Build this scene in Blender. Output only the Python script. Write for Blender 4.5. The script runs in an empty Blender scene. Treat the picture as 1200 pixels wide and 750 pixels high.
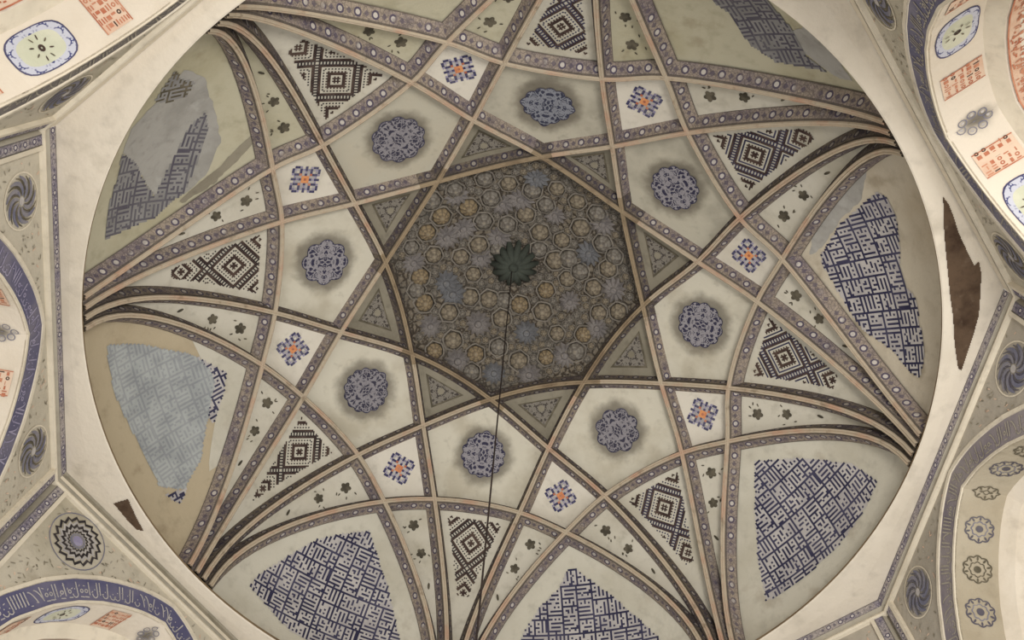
import bpy, math, random
import numpy as np
from mathutils import Matrix, Vector

# ------------------------------------------------------------------ site units
# The vault is laid out in "radius units" (dome rim radius = 1, rim level z = 0);
# W() turns those into metres: rim radius 5 m, rim 10.7 m above the floor.
RAD = 5.0
RIM = 10.7
def W(P):
    P = np.asarray(P, float)
    return np.stack([P[..., 0] * RAD, -P[..., 1] * RAD, P[..., 2] * RAD + RIM], -1)

# ------------------------------------------------------------------ camera
CAMX, CAMY, CAMD, TX, TY, FPX = 0.068, 0.887, 1.814, -0.378, 0.030, 1000.4
def rotm(rx, ry):
    cx, sx, cy, sy = math.cos(rx), math.sin(rx), math.cos(ry), math.sin(ry)
    return np.array([[1, 0, 0], [0, cx, -sx], [0, sx, cx]]) @ np.array([[cy, 0, sy], [0, 1, 0], [-sy, 0, cy]])
RC = rotm(TX, TY)
CAM = np.array([CAMX, CAMY, -CAMD])
scene = bpy.context.scene
cd = bpy.data.cameras.new('camera'); cam = bpy.data.objects.new('camera', cd)
scene.collection.objects.link(cam); scene.camera = cam
cd.sensor_width = 36.0; cd.lens = FPX / 1200 * 36.0; cd.clip_start = 0.05
_f = lambda v: Vector((v[0], -v[1], v[2]))
r_, u_, w_ = _f(RC[0]), _f(RC[1]), _f(RC[2])
M4 = Matrix(((r_.x, u_.x, -w_.x, 0), (r_.y, u_.y, -w_.y, 0), (r_.z, u_.z, -w_.z, 0), (0, 0, 0, 1)))
M4.translation = Vector(W(CAM).tolist())
cam.matrix_world = M4

# ------------------------------------------------------------------ light
wd = bpy.data.worlds.new('daylight'); scene.world = wd; wd.use_nodes = True
wd.node_tree.nodes['Background'].inputs[0].default_value = (1.0, 0.985, 0.97, 1)
wd.node_tree.nodes['Background'].inputs[1].default_value = 0.98
def area(name, loc, target, size, power, col):
    l = bpy.data.lights.new(name, 'AREA'); l.energy = power; l.size = size; l.color = col
    o = bpy.data.objects.new(name, l); scene.collection.objects.link(o)
    o.location = loc
    o.rotation_euler = (Vector(target) - Vector(loc)).to_track_quat('-Z', 'Y').to_euler()
    return o
area('added_low_light', (3.0, -6.5, 2.2), (-0.5, 1.5, 13.5), 3.0, 900, (1.0, 0.965, 0.91))  # added unseen lamp, lights the vault from low on one side
scene.view_settings.view_transform = 'Standard'
scene.view_settings.look = 'None'
scene.view_settings.gamma = 1.0
scene.view_settings.use_curve_mapping = False
scene.view_settings.exposure = -0.1

# ------------------------------------------------------------------ vault shape
H, PP, QQ = 0.950, 0.802, 0.443
def zf(r):
    r = np.asarray(r, float)
    z = H * (1 - np.clip(r, 1e-6, 0.99999) ** PP) ** QQ
    z0 = H * (1 - 0.40 ** PP) ** QQ
    cap = z0 + (0.885 - z0) * (1 - (np.minimum(r, 0.40) / 0.40) ** 1.7)
    return np.where(r < 0.40, cap, np.where(r >= 1, 0.0, z))
DEP = 0.043                                    # how far the cells lie behind the rib ridges
def on(xy, d=DEP):                             # plan point -> point of the vault pushed back by d
    xy = np.asarray(xy, float)
    r = np.hypot(xy[..., 0], xy[..., 1])
    return np.concatenate([xy, zf(r)[..., None]], -1) * (1 + d)
def conform(P, d):                             # slide points along their direction from the centre onto the vault
    P = np.asarray(P, float); r = np.hypot(P[:, 0], P[:, 1]); z = P[:, 2]
    lo = np.full(len(P), 0.2); hi = np.full(len(P), 3.0)
    for _ in range(34):
        m = (lo + hi) / 2; ins = m * z < zf(m * r)
        ins &= m * r < 1
        lo = np.where(ins, m, lo); hi = np.where(ins, hi, m)
    return P * (lo * (1 + d))[:, None]
def sight(u, v, d=DEP):                        # traced photo point -> where its sight line meets the vault
    dr = RC.T @ np.array([(u - 600) / FPX, -(v - 375) / FPX, 1.0])
    def g(t):
        q = (CAM + t * dr) / (1 + d); r = math.hypot(q[0], q[1])
        return q[2] - float(zf(r)) if r < 1 else 1.0
    t0 = (0.0 - CAM[2]) / dr[2]
    t = t0
    while g(t) > 0 and t < t0 + 0.5: t += 0.01
    while g(t) < 0 and t < 6: t += 0.02
    a, b = t - 0.02, t
    for _ in range(30):
        m = (a + b) / 2
        if g(m) < 0: a = m
        else: b = m
    return CAM + a * dr
def plane_hit(u, v, n, c):
    dr = RC.T @ np.array([(u - 600) / FPX, -(v - 375) / FPX, 1.0])
    return CAM + dr * (c - CAM @ n) / (dr @ n)

# ------------------------------------------------------------------ materials
class X:                                       # tiny node-expression helper
    def __init__(s, t, o): s.t = t; s.o = o
    def _m(s, op, b=None, c=None):
        n = s.t.nodes.new('ShaderNodeMath'); n.operation = op; n.inputs[0].default_value = 0
        s.t.links.new(s.o, n.inputs[0])
        for i, q in ((1, b), (2, c)):
            if q is None: continue
            if isinstance(q, X): s.t.links.new(q.o, n.inputs[i])
            else: n.inputs[i].default_value = q
        return X(s.t, n.outputs[0])
    def __add__(s, b): return s._m('ADD', b)
    def __sub__(s, b): return s._m('SUBTRACT', b)
    def __mul__(s, b): return s._m('MULTIPLY', b)
    def __truediv__(s, b): return s._m('DIVIDE', b)
    def lt(s, b): return s._m('LESS_THAN', b)
    def gt(s, b): return s._m('GREATER_THAN', b)
    def frac(s): return s._m('FRACT')
    def abs(s): return s._m('ABSOLUTE')
    def sqrt(s): return s._m('SQRT')
    def sin(s): return s._m('SINE')
    def cos(s): return s._m('COSINE')
    def max(s, b): return s._m('MAXIMUM', b)
    def atan2(s, b): return s._m('ARCTAN2', b)
    def ramp(s, a, b):                         # smoothstep a..b
        n = s.t.nodes.new('ShaderNodeMapRange'); n.interpolation_type = 'SMOOTHSTEP'
        s.t.links.new(s.o, n.inputs[0]); n.inputs[1].default_value = a; n.inputs[2].default_value = b
        return X(s.t, n.outputs[0])
def srgb(c):
    return tuple(((x / 255) / 12.92 if x <= 10 else ((x / 255 + 0.055) / 1.055) ** 2.4) for x in c) + (1,)
class Mt:
    def __init__(s, name, rough=0.85):
        s.m = bpy.data.materials.new(name); s.m.use_nodes = True
        s.t = s.m.node_tree; s.b = s.t.nodes['Principled BSDF']; s.b.inputs['Roughness'].default_value = rough
        s.b.inputs['Specular IOR Level'].default_value = 0.25
    def obj(s):
        return s.t.nodes.new('ShaderNodeTexCoord').outputs['Object']
    def uv(s):
        n = s.t.nodes.new('ShaderNodeSeparateXYZ'); c = s.t.nodes.new('ShaderNodeTexCoord')
        s.t.links.new(c.outputs['UV'], n.inputs[0]); return X(s.t, n.outputs[0]), X(s.t, n.outputs[1])
    def vec(s, x, y, z=0.0):
        n = s.t.nodes.new('ShaderNodeCombineXYZ')
        for i, q in enumerate((x, y, z)):
            if isinstance(q, X): s.t.links.new(q.o, n.inputs[i])
            else: n.inputs[i].default_value = q
        return n.outputs[0]
    def noise(s, scale, detail=4, vec=None, rough=0.55):
        n = s.t.nodes.new('ShaderNodeTexNoise'); n.inputs['Scale'].default_value = scale
        n.inputs['Detail'].default_value = detail; n.inputs['Roughness'].default_value = rough
        s.t.links.new(vec or s.obj(), n.inputs['Vector']); return X(s.t, n.outputs[0])
    def voro(s, scale, vec, feat='DISTANCE_TO_EDGE', rnd=1.0):
        n = s.t.nodes.new('ShaderNodeTexVoronoi'); n.feature = feat; n.inputs['Scale'].default_value = scale
        n.inputs['Randomness'].default_value = rnd
        s.t.links.new(vec, n.inputs['Vector']); return X(s.t, n.outputs['Distance'])
    def col(s, c):
        n = s.t.nodes.new('ShaderNodeRGB'); n.outputs[0].default_value = srgb(c); return n.outputs[0]
    def mix(s, f, a, b):
        n = s.t.nodes.new('ShaderNodeMix'); n.data_type = 'RGBA'
        if isinstance(f, X): s.t.links.new(f.o, n.inputs[0])
        else: n.inputs[0].default_value = f
        for i, q in ((6, a), (7, b)):
            s.t.links.new(s.col(q) if isinstance(q, tuple) else q, n.inputs[i])
        return n.outputs[2]
    def bump(s, h, strength=0.3, dist=0.02):
        n = s.t.nodes.new('ShaderNodeBump'); n.inputs['Strength'].default_value = strength
        n.inputs['Distance'].default_value = dist
        s.t.links.new(h.o, n.inputs['Height']); s.t.links.new(n.outputs[0], s.b.inputs['Normal'])
    def out(s, c):
        s.t.links.new(s.col(c) if isinstance(c, tuple) else c, s.b.inputs['Base Color']); return s.m

def plaster(name, base, stain, streak=None, amt=(0.45, 0.75), sc=1.3):
    m = Mt(name)
    c = m.mix(m.noise(sc, 6).ramp(*amt), base, stain)
    c = m.mix(m.noise(sc * 6, 5).ramp(0.5, 0.8) * 0.5, c, tuple(int(x * 0.86) for x in stain))
    if streak: c = m.mix(m.noise(sc * 2.3, 7).ramp(0.58, 0.72) * 0.6, c, streak)
    m.bump(m.noise(14, 6), 0.25, 0.03)
    return m.out(c)
def border(name, base, tint, ring, ringc, period=0.235, aspect=1.25):
    """painted border: UV u = metres along, v = 0..1 across"""
    m = Mt(name); u, v = m.uv()
    du = ((u / period).frac() - 0.5) * aspect; dv = v - 0.5
    d = (du * du + dv * dv).sqrt()
    vec = m.vec(u * 1.0, v * 0.18, 0.0)
    c = m.mix(m.noise(3.0, 5).ramp(0.4, 0.65), base, tint)
    sp = m.voro(17, vec).ramp(0.03, 0.12)
    c = m.mix((sp - 1).abs() * 0.4, c, tuple(int(x * 0.5) for x in tint))
    c = m.mix(m.noise(60, 2).ramp(0.55, 0.65) * 0.5, c, tuple(min(255, int(x * 1.25)) for x in base))
    wear = m.noise(2.2, 4).ramp(0.36, 0.5)
    c = m.mix(d.lt(0.28) * wear, c, ringc)
    c = m.mix(d.lt(0.16) * wear, c, ring)
    d2 = ((((u / period + 0.5).frac() - 0.5) * aspect).abs() + dv.abs())
    c = m.mix(d2.lt(0.2) * 0.7, c, ringc)
    blot = m.noise(9, 3, vec).ramp(0.52, 0.62)
    c = m.mix(blot * 0.22, c, tuple(int(x * 0.62) for x in tint))
    ed = (dv * -1).gt(0.36).max(dv.gt(0.44))  # painted edge lines, the wider ridge-side one stands in for shadow
    c = m.mix(ed * 0.75, c, tuple(int(x * 0.55) for x in base))
    m.bump(m.noise(25, 4), 0.25, 0.02)
    return m.out(c)
def arabesque(name, dark, light, fold, scale=26, thin=(0.05, 0.12), mid=None):
    """scrolling ornament, folded to 'fold' repeats about the UV origin (UV in metres)"""
    m = Mt(name); u, v = m.uv()
    r = (u * u + v * v).sqrt(); a = v.atan2(u)
    k = 2 * math.pi / fold
    f = ((a / k + 8.0).frac() - 0.5).abs() * k
    vec = m.vec(r * f.cos(), r * f.sin(), 0.0)
    nz = m.t.nodes.new('ShaderNodeTexNoise'); nz.inputs['Scale'].default_value = 12
    m.t.links.new(vec, nz.inputs['Vector'])
    ad = m.t.nodes.new('ShaderNodeVectorMath'); ad.operation = 'MULTIPLY_ADD'
    m.t.links.new(nz.outputs['Color'], ad.inputs[0]); ad.inputs[1].default_value = (0.16, 0.16, 0); m.t.links.new(vec, ad.inputs[2])
    e = m.voro(scale, ad.outputs[0]).ramp(*thin)
    c = m.mix(e, light, dark)
    c = m.mix(m.voro(scale * 1.0, ad.outputs[0], 'F1').lt(0.2), c, light)
    if mid: c = m.mix(m.noise(5, 3).ramp(0.45, 0.6) * 0.6, c, mid)
    m.bump(e, 0.2, 0.01)
    return m.out(c)
def pentmat(name, base, stain, rad):
    """cell plaster with a soot halo hugging the raised medallion (UV in metres about its centre)"""
    m = Mt(name); u, v = m.uv(); r = (u * u + v * v).sqrt()
    nz = (m.noise(5, 5) - 0.5) * 0.22
    c = m.mix(m.noise(1.6, 6).ramp(0.42, 0.72), base, stain)
    c = m.mix(m.noise(7, 6).ramp(0.55, 0.8) * 0.45, c, tuple(int(x * 0.85) for x in stain))
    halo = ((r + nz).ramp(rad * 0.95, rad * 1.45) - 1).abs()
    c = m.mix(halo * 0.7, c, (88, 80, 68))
    m.bump(m.noise(14, 6), 0.25, 0.03)
    return m.out(c)
def flat(name, base, var=None, sc=8, rough=0.85):
    m = Mt(name, rough); var = var or tuple(int(x * 0.8) for x in base)
    m.bump(m.noise(20, 4), 0.2, 0.02)
    return m.out(m.mix(m.noise(sc, 5).ramp(0.38, 0.65), base, var))

CREAM = (212, 204, 187); CREAM2 = (192, 183, 163)
ML = {}
ML['ring'] = plaster('ring_plaster', (224, 214, 197), (206, 196, 178), (186, 176, 158), sc=0.6)
ML['cell'] = plaster('cell_plaster', (205, 199, 183), (184, 177, 158), sc=1.0)
ML['kite'] = plaster('clean_kite_plaster', (220, 213, 198), (206, 198, 181), sc=1.0)
ML['petal'] = plaster('petal_plaster', (203, 198, 182), (186, 180, 162), (170, 160, 142), sc=0.8)
ML['petal_green'] = plaster('bare_greenish_plaster', (188, 182, 158), (168, 160, 130), (150, 138, 112), sc=0.7)
ML['petal_tan'] = plaster('bare_tan_plaster', (186, 172, 145), (160, 143, 116), (140, 122, 98), sc=0.7)
ML['petal_beige'] = plaster('worn_beige_plaster', (200, 190, 170), (182, 168, 144), (150, 136, 114), sc=0.7)
ML['dull'] = plaster('dull_plaster', (146, 139, 122), (124, 117, 101), sc=1.2)
ML['grey'] = plaster('grey_fill_plaster', (168, 165, 158), (150, 147, 140), (182, 180, 174), sc=1.5)
ML['rib'] = plaster('rib_plaster', (132, 118, 102), (104, 92, 80), sc=2.0)
ML['border'] = border('painted_rib_border', (158, 145, 131), (128, 117, 118), (198, 191, 183), (88, 80, 96))
ML['border_dark'] = border('sooty_and_shaded_rib_border', (122, 111, 98), (94, 85, 84), (160, 152, 142), (72, 66, 78))  # soot beside the crown, painted shade on crown-facing rib sides
ML['ridge'] = plaster('ridge_plaster', (190, 176, 154), (192, 156, 132), (134, 118, 98), sc=2.4)
ML['ridge_dark'] = plaster('sooty_ridge_plaster', (160, 142, 116), (132, 114, 92), (112, 96, 78), sc=2.4)
ML['wall'] = plaster('wall_plaster', (196, 188, 170), (176, 168, 148), (160, 150, 132), sc=0.9)
ML['wall_grey'] = plaster('greyed_wall_plaster', (178, 170, 156), (158, 150, 136), (140, 132, 118), sc=0.9)
ML['bead'] = plaster('bead_plaster', (222, 212, 192), (200, 190, 170), sc=1.2)
ML['cove'] = plaster('cove_plaster', (172, 165, 150), (150, 143, 128), sc=1.4)
ML['wallborder'] = border('wall_border', (168, 160, 156), (124, 118, 134), (200, 194, 190), (82, 76, 96), 0.17, 1.4)
ML['soffit'] = plaster('soffit_plaster', (222, 212, 196), (206, 194, 174), (190, 172, 148), sc=0.8)
def sooty_soffit():
    m = Mt('soffit_with_lamp_soot'); u, v = m.uv(); v = v - 0.3
    r = (u * u + v * v).sqrt() + (m.noise(6, 4) - 0.5) * 0.2
    c = m.mix(m.noise(0.8, 6).ramp(0.45, 0.75), (220, 210, 194), (202, 190, 170))
    c = m.mix((r.ramp(0.03, 0.26) - 1).abs() * 0.85, c, (86, 80, 70)); m.bump(m.noise(14, 6), 0.25, 0.03)
    return m.out(c)
ML['soffit_soot'] = sooty_soffit()
ML['vault'] = plaster('niche_plaster', (206, 196, 174), (188, 178, 154), sc=0.6)
ML['soffit_dull'] = plaster('dull_soffit_plaster', (178, 168, 148), (160, 148, 126), sc=0.8)
ML['navy'] = flat('navy_paint', (66, 64, 98), (92, 90, 114), 3.0)
ML['navy_band'] = flat('faded_navy_paint', (88, 88, 122), (116, 114, 136), 2.0)
for _k, _a, _b in ((0, (148, 140, 140), (128, 120, 128)), (1, (106, 104, 126), (128, 124, 138)), (2, (100, 98, 124), (120, 116, 134)), (3, (118, 112, 110), (136, 130, 124)),
                   (4, (100, 98, 122), (122, 118, 132)), (5, (88, 87, 118), (112, 109, 132)), (6, (90, 90, 124), (110, 108, 134)), (7, (148, 138, 140), (128, 120, 130))):
    ML['band%d' % _k] = flat('inscription_ground', _a, _b, 2.0)
ML['ink'] = flat('blue_black_paint', (46, 45, 70), (74, 72, 94), 2.2)
ML['ink_dull'] = flat('sooty_blue_paint', (88, 84, 94), (104, 101, 106), 2.0)
ML['white'] = flat('white_paint', (190, 185, 181), (170, 165, 164), 3.0)
ML['white_dull'] = flat('sooty_white_paint', (146, 144, 142), (132, 130, 128), 3.0)
ML['gw'] = flat('grey_wash_light', (176, 180, 178), (158, 162, 162), 3.0)
ML['gd'] = flat('grey_wash_dark', (160, 163, 164), (142, 145, 148), 3.0)
ML['brown'] = flat('dark_brown_paint', (62, 48, 44), (86, 70, 62), 6.0)
ML['black'] = flat('black_paint', (48, 44, 46), (70, 64, 64), 6.0)
ML['olive'] = flat('olive_paint', (88, 82, 68), (114, 106, 90), 6.0)
ML['sprig'] = flat('dark_green_paint', (72, 67, 56), (104, 97, 82), 8.0)
ML['olive2'] = flat('faded_olive_paint', (136, 129, 112), (156, 148, 130), 6.0)
ML['cove2'] = plaster('grey_groove_plaster', (150, 143, 127), (126, 120, 104), (112, 106, 92), sc=2.5)
ML['orange'] = flat('orange_paint', (226, 156, 104), (206, 130, 92), 6.0)
ML['rust'] = flat('rust_paint', (176, 106, 80), (196, 140, 112), 6.0)
ML['pink'] = flat('faded_orange_ground', (218, 194, 172), (208, 174, 150), 3.0)
ML['lilac'] = flat('lilac_paint', (168, 162, 184), (146, 140, 168), 6.0)
ML['palegreen'] = flat('pale_green_ground', (206, 206, 186), (194, 196, 174), 3.0)
ML['steel'] = flat('grey_blue_paint', (112, 112, 130), (140, 136, 140), 5.0)
ML['knob'] = plaster('sooty_knob_plaster', (146, 134, 114), (116, 106, 90), (158, 144, 120), sc=3)
ML['knob2'] = plaster('tan_knob_plaster', (148, 134, 110), (122, 110, 90), sc=3)
ML['knob3'] = plaster('grey_knob_plaster', (134, 127, 117), (108, 102, 94), sc=3)
ML['star'] = plaster('grey_star_plaster', (138, 132, 128), (98, 94, 94), (156, 148, 140), sc=6)
ML['star2'] = plaster('blue_grey_star_plaster', (122, 122, 124), (96, 96, 98), (142, 138, 132), sc=6)
ML['crown'] = plaster('soot_plaster', (108, 98, 84), (82, 74, 63), (116, 104, 90), sc=4)
def crownmat():
    m = Mt('sooty_stucco_relief'); o = m.obj()
    e = m.voro(9, o).ramp(0.04, 0.2); f = m.voro(24, o, 'F1').ramp(0.2, 0.5)
    c = m.mix(e, (70, 62, 53), (122, 112, 97)); c = m.mix((f - 1).abs() * 0.6, c, (146, 138, 126))
    c = m.mix(m.noise(1.5, 4).ramp(0.4, 0.7) * 0.5, c, (98, 96, 92))
    m.bump(e, 0.6, 0.05); return m.out(c)
ML['crown'] = crownmat()
ML['lip'] = plaster('brown_rim_shadow_line', (142, 122, 94), (112, 94, 70), sc=3)  # shadow line along the rim edge, painted in brown
ML['boss'] = plaster('dark_green_boss', (72, 77, 69), (50, 54, 48), sc=4)
ML['cable'] = flat('dark_cable', (48, 38, 34), None, 4)
ML['earth'] = plaster('bare_brown_core', (92, 74, 58), (62, 46, 34), (112, 96, 80), sc=3)
ML['arab0'] = arabesque('blue_arabesque', (56, 54, 74), (150, 146, 150), 2, 15, (0.07, 0.17))
ML['arab1'] = arabesque('grey_arabesque', (62, 60, 74), (142, 138, 142), 2, 16, (0.07, 0.17))
ML['arab2'] = arabesque('teal_grey_arabesque', (60, 62, 78), (134, 136, 144), 2, 15, (0.07, 0.17))
ML['arabt'] = arabesque('sooty_arabesque', (74, 68, 64), (132, 126, 116), 3, 15, (0.08, 0.18))
ML['bluefloral'] = arabesque('blue_white_floral', (72, 76, 120), (192, 194, 206), 10, 17, (0.08, 0.2))

# ------------------------------------------------------------------ mesh helpers
col = scene.collection
def link(name, V, F, mats, parent=None, mi=None, uv=None, smooth=False):
    me = bpy.data.meshes.new(name)
    me.from_pydata([tuple(p) for p in W(V)], [], F)
    for m in mats: me.materials.append(m)
    if mi is not None: me.polygons.foreach_set('material_index', np.asarray(mi, np.int32))
    if smooth: me.polygons.foreach_set('use_smooth', np.ones(len(me.polygons), bool))
    if uv is not None:
        l = me.uv_layers.new(name='UVMap'); idx = np.empty(len(me.loops), np.int32)
        me.loops.foreach_get('vertex_index', idx)
        l.data.foreach_set('uv', np.asarray(uv, np.float32)[idx].ravel())
    me.update()
    o = bpy.data.objects.new(name, me); col.objects.link(o)
    if parent is not None: o.parent = parent
    return o
def tag(o, label=None, cat=None, group=None, kind=None):
    for k, v in (('label', label), ('category', cat), ('group', group), ('kind', kind)):
        if v: o[k] = v
    return o
def gfaces(n, m, off=0, loop=False):
    F = []
    for i in range(n - 1):
        for j in range(m if loop else m - 1):
            a = off + i * m + j; b = off + i * m + (j + 1) % m
            F.append((a, b, b + m, a + m))
    return F
def grid(name, P, mat, parent=None, uv=None, smooth=True, loop=False):
    n, m = P.shape[:2]
    return link(name, P.reshape(-1, 3), gfaces(n, m, 0, loop), [mat], parent, None,
                None if uv is None else np.asarray(uv).reshape(-1, 2), smooth)
def empty(name, P):
    o = bpy.data.objects.new(name, None); col.objects.link(o)
    o.location = W(np.asarray(P)).tolist(); o.empty_display_size = 0.2
    return o
def kid(o, root):                              # keep world coordinates while parenting to a moved root
    o.parent = root; o.matrix_parent_inverse = Matrix.Translation(root.location).inverted(); return o
def resample(P, n, per=None):
    P = np.asarray(P, float); d = np.r_[0, np.cumsum(np.linalg.norm(np.diff(P, axis=0), axis=1))]
    t = np.linspace(0, d[-1], n) if per is None else per * d[-1]
    return np.stack([np.interp(t, d, P[:, k]) for k in range(P.shape[1])], 1)
def inside(Q, poly):
    Q = np.asarray(Q); poly = np.asarray(poly); r = np.zeros(len(Q), bool); n = len(poly)
    for i in range(n):
        a, b = poly[i], poly[(i + 1) % n]
        c = ((a[1] > Q[:, 1]) != (b[1] > Q[:, 1]))
        with np.errstate(divide='ignore', invalid='ignore'):
            x = (b[0] - a[0]) * (Q[:, 1] - a[1]) / (b[1] - a[1]) + a[0]
        r ^= c & (Q[:, 0] < x)
    return r
class Flat:
    """flat painted pieces drawn in 2D and mapped onto a surface"""
    def __init__(s): s.v = []; s.f = []; s.m = []
    def poly(s, pts, m=0):
        k = len(s.v); s.v += [tuple(p) for p in pts]; s.f.append(tuple(range(k, k + len(pts)))); s.m.append(m)
    def rect(s, x0, y0, x1, y1, m=0): s.poly([(x0, y0), (x1, y0), (x1, y1), (x0, y1)], m)
    def ribbon(s, pts, w, m=0, closed=False):
        P = np.asarray(pts, float)
        if closed: P = np.vstack([P, P[:1]])
        T = np.gradient(P, axis=0)
        if closed: T[0] = T[-1] = P[1] - P[-2]
        N = np.stack([-T[:, 1], T[:, 0]], 1); N /= np.linalg.norm(N, axis=1)[:, None] + 1e-9
        w = np.broadcast_to(w, len(P))[:, None] / 2
        k = len(s.v); s.v += [tuple(p) for p in P + N * w] + [tuple(p) for p in P - N * w]; n = len(P)
        for i in range(n - 1): s.f.append((k + i, k + i + 1, k + n + i + 1, k + n + i)); s.m.append(m)
    def ring(s, c, r0, r1, n=24, m=0, fn=None):
        a = np.linspace(0, 2 * math.pi, n + 1)
        k1 = fn(a) if fn else 1.0 + 0 * a
        A = np.stack([c[0] + r0 * k1 * np.cos(a), c[1] + r0 * k1 * np.sin(a)], 1)
        B = np.stack([c[0] + r1 * k1 * np.cos(a), c[1] + r1 * k1 * np.sin(a)], 1)
        for i in range(n): s.poly([A[i], B[i], B[i + 1], A[i + 1]], m)
    def disc(s, c, r, n=10, m=0):
        a = np.arange(n) * 2 * math.pi / n
        s.poly(np.stack([c[0] + r * np.cos(a), c[1] + r * np.sin(a)], 1), m)
    def leaf(s, c, L, w, ang, m=0):
        t = np.linspace(0, math.pi, 6); x = np.r_[np.cos(t) * L / 2, np.cos(t[::-1][1:-1]) * L / 2]
        y = np.r_[np.sin(t) * w / 2, -np.sin(t[::-1][1:-1]) * w / 2]
        ca, sa = math.cos(ang), math.sin(ang)
        s.poly(np.stack([c[0] + x * ca - y * sa, c[1] + x * sa + y * ca], 1), m)
    def build(s, name, mapf, mats, parent, uvs=RAD):
        if not s.f: return None
        Q = np.asarray(s.v, float)
        return link(name, mapf(Q), s.f, mats, parent, s.m, Q * uvs)
def solid(name, top, F, ti, mat, parent=None, uv=None, back=0.012, edge=None):
    """give a sheet of the vault a thickness: top verts + back verts + edge faces"""
    n = len(top); V = np.vstack([top, top * (1 + back)])
    FF = list(F) + [tuple(n + i for i in f[::-1]) for f in F]
    if edge is not None:
        for i in range(len(edge)):
            a, b = edge[i], edge[(i + 1) % len(edge)]; FF.append((a, b, n + b, n + a))
    if uv is not None: uv = np.vstack([uv, uv])
    return link(name, V, FF, [mat], parent, None, uv, True)

# ------------------------------------------------------------------ layout of the star of ribs
PHI = -0.1665
RA, RB, RCC, AC, RD = 0.407, 0.543, 0.697, 0.201, 0.761
obsA = [(634.7,184),(729,248),(753.3,358.7),(684,448),(574.7,468),(482.7,414.7),(452,308),(513,213)]
obsB = [(554.7,141.3),(717.3,172),(817.3,306.7),(774.7,449.3),(642.7,525.3),(496,498.7),(400,389.3),(416,238.7)]
obsD = [(524,50.7),(780,92),(916,304),(852,517.3),(662.7,623.3),(450.7,587.3),(308,428),(320,198)]
obsC = [(482.7,97.3),(590.7,74.7),(705.3,93.3),(805.3,156),(866.7,256),(886.7,353.3),(853.3,454.7),(798.7,530.7),
        (708,580.7),(609,600.5),(509.3,584.7),(420,533),(356,465.3),(322.7,366.7),(330.7,260),(378.7,170.7)]
node = {}
def regular(r, ang): return np.array([r * math.cos(ang), r * math.sin(ang)])
for i in range(8):
    t = PHI + i * math.pi / 4
    node['A', i] = regular(RA, t); node['B', i] = regular(RB, t + math.pi / 8)
    node['D', i] = regular(RD, t + math.pi / 8)
    node['C+', i] = regular(RCC, t + AC); node['C-', i] = regular(RCC, t - AC)
# the masons' crossings are not perfectly regular: move each one to its surveyed place
for fam, obs in (('A', obsA), ('B', obsB), ('D', obsD), ('C', obsC)):
    for o in obs:
        P = sight(*o, d=0.0)[:2]
        ks = [k for k in node if k[0][0] == fam]
        k = min(ks, key=lambda q: np.linalg.norm((node[q] if isinstance(node[q], np.ndarray) else node[q]) - P))
        if np.linalg.norm(node[k] - P) < 0.06: node[k] = P
def tip(k, off): return regular(0.9999, PHI + (k % 8) * math.pi / 4 + math.radians(off))
def crom(P, n=14):
    P = np.asarray(P); Q = np.vstack([2 * P[0] - P[1], P, 2 * P[-1] - P[-2]]); out = []; par = []
    for i in range(len(P) - 1):
        p0, p1, p2, p3 = Q[i:i + 4]
        t1 = 0; a = [0]
        for u, v in ((p0, p1), (p1, p2), (p2, p3)): a.append(a[-1] + max(1e-4, np.linalg.norm(v - u)) ** 0.5)
        t = np.linspace(0, 1, n + 1)
        if i == 0: t = t ** 1.8
        if i == len(P) - 2: t = 1 - (1 - t) ** 1.8
        if i < len(P) - 2: t = t[:-1]
        tt = (a[1] + t * (a[2] - a[1]))[:, None]
        A1 = (a[1] - tt) / (a[1] - a[0]) * p0 + (tt - a[0]) / (a[1] - a[0]) * p1
        A2 = (a[2] - tt) / (a[2] - a[1]) * p1 + (tt - a[1]) / (a[2] - a[1]) * p2
        A3 = (a[3] - tt) / (a[3] - a[2]) * p2 + (tt - a[2]) / (a[3] - a[2]) * p3
        B1 = (a[2] - tt) / (a[2] - a[0]) * A1 + (tt - a[0]) / (a[2] - a[0]) * A2
        B2 = (a[3] - tt) / (a[3] - a[1]) * A2 + (tt - a[1]) / (a[3] - a[1]) * A3
        par.append(len(out)); out += list((a[2] - tt) / (a[2] - a[1]) * B1 + (tt - a[1]) / (a[2] - a[1]) * B2)
    par.append(len(out) - 1)
    return np.array(out), par
ribs = {}
for k in range(8):
    m = lambda q: q % 8
    names = [('T', k), ('C+', m(k)), ('B', m(k)), ('A', m(k + 1)), ('A', m(k + 2)), ('B', m(k + 2)), ('C-', m(k + 3)), ('T', m(k + 3))]
    P = [tip(k, 0.75)] + [node[q] for q in names[1:-1]] + [tip(k + 3, -0.75)]
    c, par = crom(P); ribs['long', k] = (c, dict(zip(names, par)))
    names = [('T', k), ('D', m(k)), ('C-', m(k + 1)), ('C+', m(k + 1)), ('D', m(k + 1)), ('T', m(k + 2))]
    P = [tip(k, 2.3)] + [node[q] for q in names[1:-1]] + [tip(k + 2, -2.3)]
    c, par = crom(P); ribs['short', k] = (c, dict(zip(names, par)))
def seg(kind, k, a, b):
    c, par = ribs[kind, k % 8]; i, j = par[a[0], a[1] % 8], par[b[0], b[1] % 8]
    return c[i:j + 1] if i <= j else c[j:i + 1][::-1]

SIDE = ['right', 'upper right', 'top', 'upper left', 'left', 'lower left', 'bottom', 'lower right']
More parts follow.
